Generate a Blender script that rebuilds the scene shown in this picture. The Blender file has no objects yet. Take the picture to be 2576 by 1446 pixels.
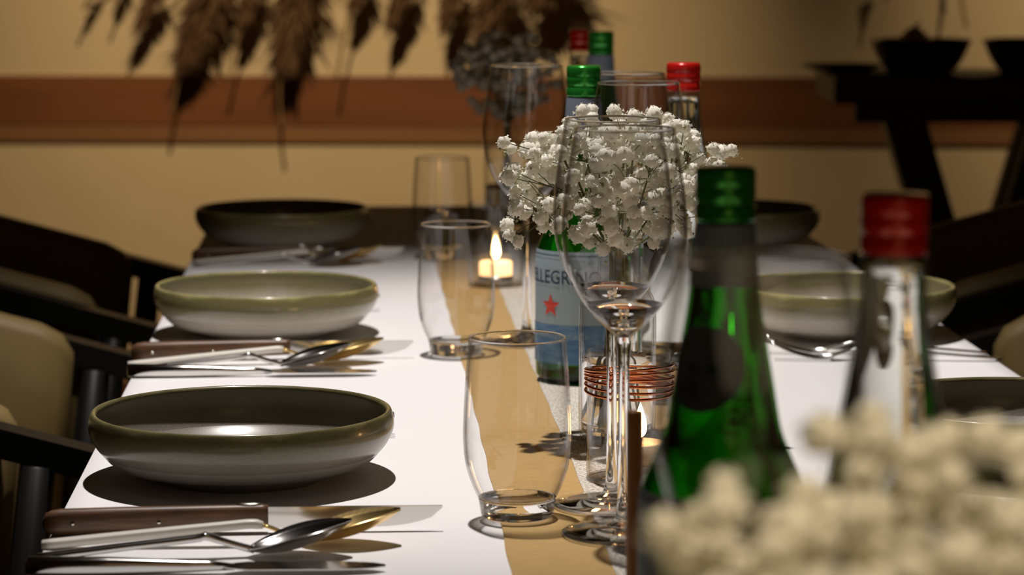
import bpy, math, random
from mathutils import Vector, Matrix

# ---------------------------------------------------------------- camera, world, lights, exposure
SC = bpy.context.scene
COL = SC.collection
F = 7000.0; W, H = 2576.0, 1446.0          # focal length in pixels of the 2576 x 1446 frame
TAB = 0.75                                  # table top height
CAMZ = TAB + 0.39
PITCH = math.atan(887.0 / F)
YAW = math.atan(388.0 / F * math.cos(PITCH))
cam_d = bpy.data.cameras.new('camera'); cam = bpy.data.objects.new('camera', cam_d); COL.objects.link(cam)
cam_d.sensor_width = 36.0; cam_d.lens = F / W * 36.0
cam_d.clip_start = 0.05; cam_d.clip_end = 60
cam.location = (0, 0, CAMZ)
cam.rotation_euler = (math.pi / 2 - PITCH, 0, -YAW)
cam_d.dof.use_dof = True; cam_d.dof.focus_distance = 2.03; cam_d.dof.aperture_fstop = 9.0
cam_d.dof.aperture_blades = 0
SC.camera = cam
SC.view_settings.view_transform = 'Standard'; SC.view_settings.look = 'None'
SC.view_settings.gamma = 1.0; SC.view_settings.use_curve_mapping = False
SC.view_settings.exposure = 0.0
SC.cycles.max_bounces = 24; SC.cycles.transparent_max_bounces = 40
SC.cycles.transmission_bounces = 16; SC.cycles.glossy_bounces = 8
SC.cycles.sample_clamp_indirect = 6.0
wd = bpy.data.worlds.new('World'); SC.world = wd; wd.use_nodes = True
wd.node_tree.nodes['Background'].inputs[0].default_value = (1.0, 0.75, 0.5, 1)
wd.node_tree.nodes['Background'].inputs[1].default_value = 0.006

def spot(name, loc, aim, watts, color, size_deg, blend, radius):
    l = bpy.data.lights.new(name, 'SPOT'); l.energy = watts; l.color = color
    l.spot_size = math.radians(size_deg); l.spot_blend = blend; l.shadow_soft_size = radius
    o = bpy.data.objects.new(name, l); COL.objects.link(o); o.location = loc
    o.rotation_euler = (Vector(aim) - Vector(loc)).to_track_quat('-Z', 'Y').to_euler()
    return o
spot('ceiling_spot_table', (-0.02, 2.32, 2.72), (0.08, 2.38, 0.75), 172, (1.0, 0.925, 0.885), 60, 0.8, 0.022)
spot('ceiling_spot_near_end', (0.30, 0.25, 2.72), (0.22, 0.68, 0.95), 125, (1.0, 0.81, 0.54), 30, 0.9, 0.03)
spot('ceiling_spot_wall', (-0.18, 4.75, 2.74), (-0.10, 6.2, 0.98), 240, (1.0, 0.78, 0.48), 57, 1.0, 0.03)
spot('ceiling_spot_corner', (1.95, 4.8, 2.74), (1.92, 6.0, 1.42), 190, (1.0, 0.78, 0.47), 46, 1.0, 0.03)
spot('added_spot_front_wall', (0.5, -0.55, 2.72), (0.6, -1.6, 1.55), 90, (1.0, 0.80, 0.55), 80, 0.9, 0.03)  # added unseen spot: lights the front wall so the glasses pick up sheen

def ray(px, py):
    cp, sp, cy, sy = math.cos(PITCH), math.sin(PITCH), math.cos(YAW), math.sin(YAW)
    f = Vector((sy * cp, cy * cp, -sp)); r = Vector((cy, -sy, 0)); u = Vector((sy * sp, cy * sp, cp))
    return f + r * ((px - W / 2) / F) - u * ((py - H / 2) / F)
def gp(px, py, z=TAB):                       # photo pixel -> point on the horizontal plane z
    d = ray(px, py); t = (z - CAMZ) / d.z
    return Vector((0, 0, CAMZ)) + d * t
def gd(px, d, z=TAB):                        # photo column px, distance d -> point on plane z
    return gp(px, -164.0 + F * (CAMZ - z) / d, z)

# ---------------------------------------------------------------- materials
MATS = {}
def mat(name):
    m = bpy.data.materials.new(name); m.use_nodes = True
    m.node_tree.nodes.clear(); MATS[name] = m
    nt = m.node_tree; out = nt.nodes.new('ShaderNodeOutputMaterial')
    return m, nt, out
def pbr(name, col, rough=0.5, metal=0.0, coat=0.0, spec=0.5, noise=None, bump=None, sheen=0.0, emit=None):
    m, nt, out = mat(name)
    b = nt.nodes.new('ShaderNodeBsdfPrincipled')
    b.inputs['Base Color'].default_value = (*col, 1); b.inputs['Roughness'].default_value = rough
    b.inputs['Metallic'].default_value = metal; b.inputs['Coat Weight'].default_value = coat
    b.inputs['Specular IOR Level'].default_value = spec
    b.inputs['Sheen Weight'].default_value = sheen
    nt.links.new(b.outputs[0], out.inputs[0])
    tc = nt.nodes.new('ShaderNodeTexCoord')
    if noise:                                # (scale xyz, colour 2)
        mp = nt.nodes.new('ShaderNodeMapping'); mp.inputs['Scale'].default_value = noise[0]
        nt.links.new(tc.outputs['Object'], mp.inputs[0])
        n = nt.nodes.new('ShaderNodeTexNoise'); n.inputs['Scale'].default_value = 1.0; n.inputs['Detail'].default_value = 6
        nt.links.new(mp.outputs[0], n.inputs[0])
        rp = nt.nodes.new('ShaderNodeValToRGB'); rp.color_ramp.elements[0].position = 0.35; rp.color_ramp.elements[1].position = 0.68
        rp.color_ramp.elements[0].color = (*col, 1); rp.color_ramp.elements[1].color = (*noise[1], 1)
        nt.links.new(n.outputs[0], rp.inputs[0]); nt.links.new(rp.outputs[0], b.inputs['Base Color'])
    if bump:                                 # (scale xyz, strength, distance)
        mp2 = nt.nodes.new('ShaderNodeMapping'); mp2.inputs['Scale'].default_value = bump[0]
        nt.links.new(tc.outputs['Object'], mp2.inputs[0])
        n2 = nt.nodes.new('ShaderNodeTexNoise'); n2.inputs['Scale'].default_value = 1.0; n2.inputs['Detail'].default_value = 4
        nt.links.new(mp2.outputs[0], n2.inputs[0])
        bp = nt.nodes.new('ShaderNodeBump'); bp.inputs['Strength'].default_value = bump[1]; bp.inputs['Distance'].default_value = bump[2]
        nt.links.new(n2.outputs[0], bp.inputs['Height']); nt.links.new(bp.outputs[0], b.inputs['Normal'])
    if emit:
        b.inputs['Emission Color'].default_value = (*emit[0], 1); b.inputs['Emission Strength'].default_value = emit[1]
    return m
def thin_glass(name, tint=(1, 1, 1), edge=(0.55, 0.53, 0.5), ior=1.5, power=4.0):
    # a thin glass wall: Fresnel mirror over clear glass whose tint deepens where the wall is seen edge on
    m, nt, out = mat(name)
    tr = nt.nodes.new('ShaderNodeBsdfTransparent'); gl = nt.nodes.new('ShaderNodeBsdfGlossy')
    gl.inputs['Roughness'].default_value = 0.015
    lw = nt.nodes.new('ShaderNodeLayerWeight'); lw.inputs['Blend'].default_value = 0.5
    f5 = nt.nodes.new('ShaderNodeMath'); f5.operation = 'POWER'; f5.inputs[1].default_value = 5.0
    nt.links.new(lw.outputs['Facing'], f5.inputs[0])
    fr = nt.nodes.new('ShaderNodeMath'); fr.operation = 'MULTIPLY_ADD'; fr.inputs[1].default_value = 0.75; fr.inputs[2].default_value = ((ior - 1) / (ior + 1)) ** 2
    nt.links.new(f5.outputs[0], fr.inputs[0])
    pw = nt.nodes.new('ShaderNodeMath'); pw.operation = 'POWER'; pw.inputs[1].default_value = power
    nt.links.new(lw.outputs['Facing'], pw.inputs[0])
    mx = nt.nodes.new('ShaderNodeMix'); mx.data_type = 'RGBA'
    mx.inputs[6].default_value = (*tint, 1); mx.inputs[7].default_value = (tint[0] * edge[0], tint[1] * edge[1], tint[2] * edge[2], 1)
    nt.links.new(pw.outputs[0], mx.inputs[0]); nt.links.new(mx.outputs[2], tr.inputs[0])
    ms = nt.nodes.new('ShaderNodeMixShader')
    nt.links.new(fr.outputs[0], ms.inputs[0]); nt.links.new(tr.outputs[0], ms.inputs[1]); nt.links.new(gl.outputs[0], ms.inputs[2])
    nt.links.new(ms.outputs[0], out.inputs[0])
    return m
def solid_glass(name, col=(1, 1, 1), ior=1.5, rough=0.0):
    m, nt, out = mat(name)
    g = nt.nodes.new('ShaderNodeBsdfGlass'); g.inputs['Color'].default_value = (*col, 1)
    g.inputs['IOR'].default_value = ior; g.inputs['Roughness'].default_value = rough
    nt.links.new(g.outputs[0], out.inputs[0]); return m
def petal_mat(name, col, trans):
    m, nt, out = mat(name)
    d = nt.nodes.new('ShaderNodeBsdfDiffuse'); d.inputs[0].default_value = (*col, 1)
    t = nt.nodes.new('ShaderNodeBsdfTranslucent'); t.inputs[0].default_value = (*trans, 1)
    ms = nt.nodes.new('ShaderNodeMixShader'); ms.inputs[0].default_value = 0.3
    nt.links.new(d.outputs[0], ms.inputs[1]); nt.links.new(t.outputs[0], ms.inputs[2]); nt.links.new(ms.outputs[0], out.inputs[0])
    return m
def glaze(name, dk=1.0, foot=None):
    # reactive stoneware glaze: olive at the lip, running into a pale grey speckled body
    m, nt, out = mat(name)
    b = nt.nodes.new('ShaderNodeBsdfPrincipled'); b.inputs['Roughness'].default_value = 0.3
    b.inputs['Coat Weight'].default_value = 0.3; b.inputs['Coat Roughness'].default_value = 0.08
    tc = nt.nodes.new('ShaderNodeTexCoord'); sx = nt.nodes.new('ShaderNodeSeparateXYZ')
    nt.links.new(tc.outputs['Object'], sx.inputs[0])
    n = nt.nodes.new('ShaderNodeTexNoise'); n.inputs['Scale'].default_value = 22; n.inputs['Detail'].default_value = 3
    nt.links.new(tc.outputs['Object'], n.inputs[0])
    ma = nt.nodes.new('ShaderNodeMath'); ma.operation = 'MULTIPLY_ADD'; ma.inputs[1].default_value = 0.016; ma.inputs[2].default_value = -0.008
    nt.links.new(n.outputs[0], ma.inputs[0])
    ad = nt.nodes.new('ShaderNodeMath'); ad.operation = 'ADD'
    nt.links.new(sx.outputs['Z'], ad.inputs[0]); nt.links.new(ma.outputs[0], ad.inputs[1])
    mr = nt.nodes.new('ShaderNodeMapRange'); mr.inputs['From Min'].default_value = 0.0; mr.inputs['From Max'].default_value = 0.052
    nt.links.new(ad.outputs[0], mr.inputs['Value'])
    rp = nt.nodes.new('ShaderNodeValToRGB'); e = rp.color_ramp.elements
    e[0].position = 0.0; e[0].color = (0.62, 0.58, 0.50, 1)
    e[1].position = 1.0; e[1].color = (0.42, 0.38, 0.17, 1)
    for p, c in ((0.45, (0.46, 0.42, 0.35, 1)), (0.7, (0.24, 0.215, 0.11, 1)), (0.92, (0.20, 0.18, 0.07, 1))):
        k = e.new(p); k.color = c
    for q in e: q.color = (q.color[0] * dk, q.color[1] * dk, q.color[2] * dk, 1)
    nt.links.new(mr.outputs[0], rp.inputs[0])
    n2 = nt.nodes.new('ShaderNodeTexNoise'); n2.inputs['Scale'].default_value = 900; n2.inputs['Detail'].default_value = 2
    nt.links.new(tc.outputs['Object'], n2.inputs[0])
    r2 = nt.nodes.new('ShaderNodeValToRGB'); r2.color_ramp.elements[0].position = 0.35; r2.color_ramp.elements[0].color = (0.8, 0.78, 0.75, 1)
    r2.color_ramp.elements[1].position = 0.6; r2.color_ramp.elements[1].color = (1, 1, 1, 1)
    nt.links.new(n2.outputs[0], r2.inputs[0])
    mx = nt.nodes.new('ShaderNodeMix'); mx.data_type = 'RGBA'; mx.blend_type = 'MULTIPLY'; mx.inputs[0].default_value = 1
    nt.links.new(rp.outputs[0], mx.inputs[6]); nt.links.new(r2.outputs[0], mx.inputs[7])
    nt.links.new(mx.outputs[2], b.inputs['Base Color']); nt.links.new(b.outputs[0], out.inputs[0])
    if foot:                                 # underside coloured darker to deepen the shade below the bowl
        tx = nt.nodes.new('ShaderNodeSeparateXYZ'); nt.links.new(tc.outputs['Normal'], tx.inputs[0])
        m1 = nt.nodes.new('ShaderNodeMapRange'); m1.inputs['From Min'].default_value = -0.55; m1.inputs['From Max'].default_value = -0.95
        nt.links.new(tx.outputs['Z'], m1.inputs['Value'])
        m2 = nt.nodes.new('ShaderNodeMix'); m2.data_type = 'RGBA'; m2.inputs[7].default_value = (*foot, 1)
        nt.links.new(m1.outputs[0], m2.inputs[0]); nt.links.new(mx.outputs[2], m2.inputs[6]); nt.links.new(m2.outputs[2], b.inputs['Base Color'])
    return m
def lace_mat(name):
    m, nt, out = mat(name)
    b = nt.nodes.new('ShaderNodeBsdfPrincipled'); b.inputs['Base Color'].default_value = (0.72, 0.68, 0.6, 1); b.inputs['Roughness'].default_value = 0.9
    tc = nt.nodes.new('ShaderNodeTexCoord'); v = nt.nodes.new('ShaderNodeTexVoronoi'); v.feature = 'DISTANCE_TO_EDGE'; v.inputs['Scale'].default_value = 260
    nt.links.new(tc.outputs['Object'], v.inputs[0])
    r = nt.nodes.new('ShaderNodeValToRGB'); r.color_ramp.elements[0].position = 0.10; r.color_ramp.elements[0].color = (1, 1, 1, 1)
    r.color_ramp.elements[1].position = 0.16; r.color_ramp.elements[1].color = (0.55, 0.55, 0.55, 1)
    nt.links.new(v.outputs['Distance'], r.inputs[0])
    t = nt.nodes.new('ShaderNodeBsdfTransparent'); ms = nt.nodes.new('ShaderNodeMixShader')
    nt.links.new(r.outputs[0], ms.inputs[0]); nt.links.new(t.outputs[0], ms.inputs[1]); nt.links.new(b.outputs[0], ms.inputs[2])
    nt.links.new(ms.outputs[0], out.inputs[0]); return m
def emitter(name, col, s):
    m, nt, out = mat(name); e = nt.nodes.new('ShaderNodeEmission'); e.inputs[0].default_value = (*col, 1); e.inputs[1].default_value = s
    nt.links.new(e.outputs[0], out.inputs[0]); return m

M_wall = pbr('wall_plaster', (0.56, 0.42, 0.25), 0.9, noise=((3, 3, 3), (0.60, 0.46, 0.28)), bump=((40, 40, 40), 0.1, 0.003))
M_rail = pbr('rail_wood', (0.14, 0.047, 0.015), 0.5, noise=((1.2, 1.2, 14), (0.20, 0.07, 0.022)))
M_rail2 = pbr('rail_lip_wood', (0.20, 0.09, 0.035), 0.5, noise=((1.2, 1.2, 20), (0.25, 0.115, 0.045)))
M_floor = pbr('floor_boards', (0.06, 0.035, 0.018), 0.45, noise=((1, 12, 1), (0.1, 0.058, 0.03)))
M_ceil = pbr('ceiling_paint', (0.10, 0.075, 0.05), 0.9)
M_side = pbr('side_wall_paint', (0.38, 0.28, 0.17), 0.9)
M_cloth = pbr('table_linen', (0.86, 0.85, 0.85), 0.85, spec=0.2, bump=((900, 900, 900), 0.12, 0.0006))
M_burlap = pbr('jute_runner', (0.47, 0.31, 0.125), 0.9, spec=0.15, noise=((60, 700, 60), (0.55, 0.37, 0.16)), bump=((700, 900, 700), 0.3, 0.0006))
M_lace = lace_mat('lace')
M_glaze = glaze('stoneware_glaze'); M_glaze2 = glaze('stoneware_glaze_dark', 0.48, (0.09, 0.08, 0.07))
M_blackglaze = pbr('black_glaze', (0.012, 0.013, 0.014), 0.3)
M_steel = pbr('polished_steel', (0.66, 0.65, 0.63), 0.15, metal=1.0)
M_gold = pbr('brushed_gold', (0.90, 0.66, 0.27), 0.3, metal=1.0)
M_ivory = pbr('ivory_handle', (0.80, 0.77, 0.68), 0.35)
M_wood = pbr('knife_wood', (0.075, 0.036, 0.017), 0.42, noise=((30, 300, 300), (0.17, 0.085, 0.04)))
M_brass = pbr('rivet_metal', (0.8, 0.75, 0.65), 0.2, metal=1.0)
M_chair = pbr('black_lacquer', (0.006, 0.006, 0.006), 0.45, spec=0.22)
M_tan = pbr('tan_upholstery', (0.20, 0.140, 0.045), 0.6, noise=((20, 20, 20), (0.225, 0.16, 0.055)))
M_table = pbr('table_wood', (0.08, 0.045, 0.02), 0.5)
M_thin = thin_glass('clear_glass_wall')
M_glass = solid_glass('clear_glass_solid')
M_water = solid_glass('still_water', ior=1.33)
M_green = thin_glass('green_glass_wall', tint=(0.22, 0.62, 0.16), edge=(0.25, 0.35, 0.3), power=2.5)
M_clearb = thin_glass('bottle_glass_wall', tint=(0.96, 0.97, 0.96), edge=(0.45, 0.45, 0.42), power=3)
M_greencap = pbr('green_screw_cap', (0.03, 0.36, 0.04), 0.22, metal=0.6, coat=0.5)
M_redcap = pbr('red_screw_cap', (0.55, 0.012, 0.008), 0.25, metal=0.15, coat=0.6)
M_label = pbr('label_blue', (0.34, 0.43, 0.48), 0.6)
M_label2 = pbr('label_deep_blue', (0.06, 0.17, 0.36), 0.6, noise=((60, 60, 260), (0.16, 0.30, 0.46)))
M_necklab = pbr('neck_label_grey', (0.19, 0.23, 0.29), 0.6)
M_darklab = pbr('shoulder_label_dark', (0.035, 0.04, 0.05), 0.6)
M_navy = pbr('navy_ink', (0.02, 0.03, 0.08), 0.6)
M_red = pbr('red_ink', (0.72, 0.06, 0.03), 0.6)
M_petal = petal_mat('white_petal', (0.96, 0.94, 0.86), (0.95, 0.92, 0.76))
M_stem = pbr('green_stem', (0.10, 0.12, 0.035), 0.6)
M_bud = pbr('green_bud', (0.28, 0.29, 0.10), 0.6)
M_copper = pbr('copper_wire', (0.75, 0.30, 0.14), 0.25, metal=1.0)
M_wax = pbr('candle_wax_lit', (0.85, 0.72, 0.5), 0.5, emit=((1.0, 0.55, 0.22), 2.2))  # emission stands in for flame light soaked into the wax
M_waxd = pbr('candle_wax_dull', (0.55, 0.42, 0.26), 0.5)
M_flame = emitter('candle_flame', (1.0, 0.56, 0.2), 32)
M_alu = pbr('tealight_cup', (0.5, 0.48, 0.45), 0.35, metal=1.0)
M_stick = pbr('brown_wood_stick', (0.46, 0.20, 0.06), 0.45, noise=((200, 200, 20), (0.58, 0.27, 0.085)))
M_plume = pbr('dark_plume_shape', (0.10, 0.048, 0.017), 0.9)
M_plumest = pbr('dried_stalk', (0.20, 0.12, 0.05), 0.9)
M_console = pbr('black_wood', (0.012, 0.010, 0.009), 0.5)
M_orange = pbr('dried_gourd', (0.33, 0.15, 0.03), 0.7, noise=((30, 30, 30), (0.42, 0.21, 0.05)))
M_wick = pbr('wick', (0.02, 0.02, 0.02), 0.8)

# ---------------------------------------------------------------- mesh helpers
def mobj(name, verts, faces, material, parent=None, smooth=True, loc=None):
    me = bpy.data.meshes.new(name); me.from_pydata([tuple(v) for v in verts], [], faces); me.update()
    if smooth:
        me.polygons.foreach_set('use_smooth', [True] * len(me.polygons))
    if material: me.materials.append(material)
    o = bpy.data.objects.new(name, me); COL.objects.link(o)
    if parent: o.parent = parent
    if loc is not None: o.location = loc
    return o
def tag(o, label=None, cat=None, group=None, kind=None):
    if label: o['label'] = label
    if cat: o['category'] = cat
    if group: o['group'] = group
    if kind: o['kind'] = kind
    return o
def thing(name, label, cat, loc=(0, 0, 0), rz=0.0, group=None):
    o = bpy.data.objects.new(name, None); COL.objects.link(o); o.empty_display_size = 0.05
    o.location = loc; o.rotation_euler = (0, 0, rz)
    return tag(o, label, cat, group)
def crom(pts, n=6):                          # Catmull-Rom through points of any dimension
    out = []
    P = [pts[0]] + list(pts) + [pts[-1]]
    for i in range(1, len(P) - 2):
        for k in range(n):
            t = k / n
            out.append(tuple(0.5 * ((2 * b) + (-a + c) * t + (2 * a - 5 * b + 4 * c - d) * t * t + (-a + 3 * b - 3 * c + d) * t ** 3)
                             for a, b, c, d in zip(P[i - 1], P[i], P[i + 1], P[i + 2])))
    out.append(tuple(pts[-1])); return out
def lathe(prof, seg=64):                     # profile (r, z); r = 0 at an end closes on the axis
    V, Fc, rings = [], [], []
    for r, z in prof:
        if r < 1e-6:
            rings.append([len(V)]); V.append((0, 0, z))
        else:
            b = len(V); rings.append(list(range(b, b + seg)))
            V += [(r * math.cos(2 * math.pi * k / seg), r * math.sin(2 * math.pi * k / seg), z) for k in range(seg)]
    for a, b in zip(rings[:-1], rings[1:]):
        for k in range(seg):
            k2 = (k + 1) % seg
            if len(a) == 1 and len(b) == 1: continue
            if len(a) == 1: Fc.append((a[0], b[k2], b[k]))
            elif len(b) == 1: Fc.append((a[k], a[k2], b[0]))
            else: Fc.append((a[k], a[k2], b[k2], b[k]))
    return V, Fc
def rev(prof, **k):                          # outward normals when profile runs from bottom up
    return lathe(prof, **k)
def box(x0, x1, y0, y1, z0, z1, b=0.0):
    if b <= 0:
        V = [(x, y, z) for x in (x0, x1) for y in (y0, y1) for z in (z0, z1)]
        return V, [(0, 1, 3, 2), (4, 6, 7, 5), (0, 4, 5, 1), (2, 3, 7, 6), (0, 2, 6, 4), (1, 5, 7, 3)]
    # chamfered box as three crossed slabs' hull vertices
    V = []
    for x in (x0, x1):
        for y in (y0, y1):
            for z in (z0, z1):
                sx, sy, sz = (1 if x == x0 else -1), (1 if y == y0 else -1), (1 if z == z0 else -1)
                V += [(x, y + sy * b, z + sz * b), (x + sx * b, y, z + sz * b), (x + sx * b, y + sy * b, z)]
    import bmesh
    bm = bmesh.new()
    for v in V: bm.verts.new(v)
    bmesh.ops.convex_hull(bm, input=bm.verts)
    bm.verts.ensure_lookup_table()
    bm.verts.index_update()
    VV = [tuple(v.co) for v in bm.verts]; FF = [tuple(v.index for v in f.verts) for f in bm.faces]; bm.free()
    return VV, FF
def merge(parts):
    V, Fc = [], []
    for v, f in parts:
        b = len(V); V += list(v); Fc += [tuple(i + b for i in q) for q in f]
    return V, Fc
def tube(path, rad, seg=8, cap=True):        # path of Vectors; rad number or list (or (a,b) pairs for oval: a across horizontally, b vertically)
    path = [Vector(p) for p in path]; V, Fc = [], []
    n = len(path)
    for i, p in enumerate(path):
        t = (path[min(i + 1, n - 1)] - path[max(i - 1, 0)]).normalized()
        up = Vector((0, 0, 1)) if abs(t.z) < 0.95 else Vector((0, 1, 0))
        s = t.cross(up).normalized(); u = s.cross(t).normalized()
        r = rad[i] if isinstance(rad, (list, tuple)) and not (len(rad) == 2 and n != 2 and not isinstance(rad[0], tuple)) else rad
        a, b = r if isinstance(r, tuple) else (r, r)
        for k in range(seg):
            q = 2 * math.pi * k / seg
            V.append(tuple(p + s * (a * math.cos(q)) + u * (b * math.sin(q))))
    for i in range(n - 1):
        for k in range(seg):
            k2 = (k + 1) % seg
            Fc.append((i * seg + k, i * seg + k2, (i + 1) * seg + k2, (i + 1) * seg + k))
    if cap:
        Fc.append(tuple(range(seg - 1, -1, -1))); Fc.append(tuple(range((n - 1) * seg, n * seg)))
    return V, Fc
def copy_tree(o, parent=None):
    c = o.copy(); COL.objects.link(c)
    if parent is not None: c.parent = parent
    for ch in list(o.children): copy_tree(ch, c)
    return c

# ---------------------------------------------------------------- the room
def struct(name, vf, m, smooth=False, parent=None):
    o = mobj(name, vf[0], vf[1], m, parent, smooth)
    if parent is None: o['kind'] = 'structure'
    return o
struct('floor', box(-3.2, 4.0, -1.6, 7.2, -0.1, 0.0), M_floor)
struct('ceiling', box(-3.2, 4.0, -1.6, 7.2, 2.8, 2.9), M_ceil)
struct('wall_left', box(-3.3, -3.2, -1.6, 7.2, 0, 2.8), M_side)
struct('wall_right', box(4.0, 4.1, -1.6, 7.2, 0, 2.8), M_side)
struct('wall_front', box(-3.2, 4.0, -1.7, -1.6, 0, 2.8), M_side)
# back wall, turned a little so that its right side comes nearer
WA = math.radians(-6.0)
wc = gd(1000, 6.25, 0.85)
def wall_obj(name, vf, m, parent=None):
    o = struct(name, vf, m, parent=parent)
    if parent is None:
        o.location = (wc.x, wc.y, 0); o.rotation_euler = (0, 0, WA)
    return o
wall = wall_obj('wall_back', box(-3.45, 3.5, 0, 0.1, 0.0, 2.8), M_wall)
# band of wood along the wall: board over a projecting lip
rail = wall_obj('trim_1', box(-3.4, 3.45, -0.009, 0.0, 0.711, 0.822), M_rail)
lip = wall_obj('trim_2', box(-3.4, 3.45, -0.007, 0.0, 0.672, 0.7105), M_rail2)
wall_obj('baseboard_back', box(-3.4, 3.45, -0.02, 0.0, 0.0, 0.12), M_rail)

# ---------------------------------------------------------------- table, linen, runner
TX0, TX1, TY0, TY1 = -0.204, 0.587, 0.32, 4.02
TC = (TX0 + TX1) / 2
t = thing('dining_table', 'long dark wooden dining table under the white tablecloth', 'table', (TC, (TY0 + TY1) / 2, 0))
hw, hl = (TX1 - TX0) / 2 - 0.004, (TY1 - TY0) / 2 - 0.004
mobj('table_top', *box(-hw, hw, -hl, hl, 0.715, 0.7475), M_table, t, False)
for sx in (-1, 1):
    for sy in (-1, 0, 1):
        mobj('leg', *box(sx * (hw - 0.09) - 0.03, sx * (hw - 0.09) + 0.03, sy * (hl - 0.12) - 0.03, sy * (hl - 0.12) + 0.03, 0, 0.715), M_table, t, False)
def tablecloth():
    V, Fc = [], []
    r = 0.004
    rows = [(0.0, 0.0, 1)]
    ny = 120
    prof = [(TX0 - 0.001, TAB - 0.17), (TX0 - 0.001, TAB - 0.02), (TX0 - 0.001, TAB - 0.003), (TX0 + 0.001, TAB), (TX0 + 0.02, TAB)]
    prof += [(TX0 + 0.02 + (TX1 - TX0 - 0.04) * k / 10, TAB) for k in range(1, 11)]
    prof += [(TX1 - 0.001, TAB), (TX1 + 0.001, TAB - 0.003), (TX1 + 0.001, TAB - 0.02), (TX1 + 0.001, TAB - 0.17)]
    m = len(prof)
    for j in range(ny + 1):
        y = TY0 + (TY1 - TY0) * j / ny
        for x, z in prof:
            drop = TAB - z
            sway = 0.018 * drop / 0.17 * (0.6 * math.sin(y * 9.0) + 0.4 * math.sin(y * 23 + 1)) if drop > 0.01 else 0.0
            sgn = -1 if x < TC else 1
            V.append((x + sgn * abs(sway) * 0.7, y, z))
    for j in range(ny):
        for k in range(m - 1):
            a = j * m + k; Fc.append((a, a + 1, a + m + 1, a + m))
    # end drops
    for end, yy, flip in ((0, TY0, True), (ny, TY1, False)):
        b = len(V)
        xs = [TX0 + (TX1 - TX0) * k / 10 for k in range(11)]
        for x in xs: V += [(x, yy, TAB - 0.001), (x, yy + (-0.004 if flip else 0.004), TAB - 0.17)]
        for k in range(10):
            q = (b + 2 * k, b + 2 * k + 2, b + 2 * k + 3, b + 2 * k + 1)
            Fc.append(q)
    return V, Fc
tag(mobj('tablecloth', *tablecloth(), M_cloth), 'smooth white linen tablecloth covering the long table', 'tablecloth')
def strip(x0, x1, y0, y1, z, wob, n=160, thick=0.0011, seed=1):
    rnd = random.Random(seed); V, Fc = [], []
    pa, pb = rnd.random() * 6, rnd.random() * 6
    for j in range(n + 1):
        y = y0 + (y1 - y0) * j / n
        a = wob * (math.sin(y * 3.1 + pa) + 0.35 * math.sin(y * 47 + pb)); b = wob * (math.sin(y * 2.7 + pb) + 0.35 * math.sin(y * 41 + pa))
        V += [(x0 + a, y, z), (x0 + a, y, z + thick), (x1 + b, y, z + thick), (x1 + b, y, z)]
    for j in range(n):
        o = 4 * j
        for k in range(4):
            k2 = (k + 1) % 4; Fc.append((o + k, o + k2, o + 4 + k2, o + 4 + k))
    Fc += [(0, 1, 2, 3), (4 * n + 3, 4 * n + 2, 4 * n + 1, 4 * n)]
    return V, Fc
rn = thing('table_runner', 'tan jute table runner with a cream lace strip along the middle of the table', 'table runner', (0, 0, TAB))
mobj('jute_band', *strip(0.092, 0.288, TY0 + 0.05, TY1 - 0.03, 0.0002, 0.0016), M_burlap, rn, False)
mobj('lace_strip', *strip(0.155, 0.232, TY0 + 0.05, TY1 - 0.03, 0.0014, 0.0012, seed=4, thick=0.0006), M_lace, rn, False)
RZ = TAB + 0.0023                            # resting height on the runner

# ---------------------------------------------------------------- stoneware bowls
bowl_prof = crom([(0.0, 0.0035), (0.03, 0.0035), (0.050, 0.003), (0.054, 0.0), (0.058, 0.0), (0.064, 0.0035), (0.085, 0.011), (0.101, 0.0215), (0.1085, 0.033), (0.110, 0.041), (0.1085, 0.0485),
                  (0.1065, 0.0505), (0.1040, 0.0485), (0.1050, 0.041), (0.1040, 0.030), (0.0985, 0.0185), (0.086, 0.0105), (0.06, 0.0080), (0.03, 0.0078), (0.0, 0.0076)], 5)
def bowl(px, d, label, m=None):
    p = gd(px, d)
    o = mobj('stoneware_bowl', *rev(bowl_prof, seg=96), m or M_glaze, loc=(p.x, p.y, TAB))
    return tag(o, label, 'bowl', 'stoneware bowls of the place settings')
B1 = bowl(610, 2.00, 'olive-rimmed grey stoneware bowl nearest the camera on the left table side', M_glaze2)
B2 = bowl(671, 2.716, 'olive-rimmed pale stoneware bowl second from the camera on the left side')
B3 = bowl(712, 3.48, 'dark unlit stoneware bowl farthest away on the left table side')
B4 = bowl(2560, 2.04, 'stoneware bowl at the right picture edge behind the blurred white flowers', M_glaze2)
B5 = bowl(2120, 2.716, 'olive-rimmed stoneware bowl behind the near red-capped clear bottle')
B6 = bowl(1842, 3.48, 'dark unlit stoneware bowl behind the near green bottle neck')

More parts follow.
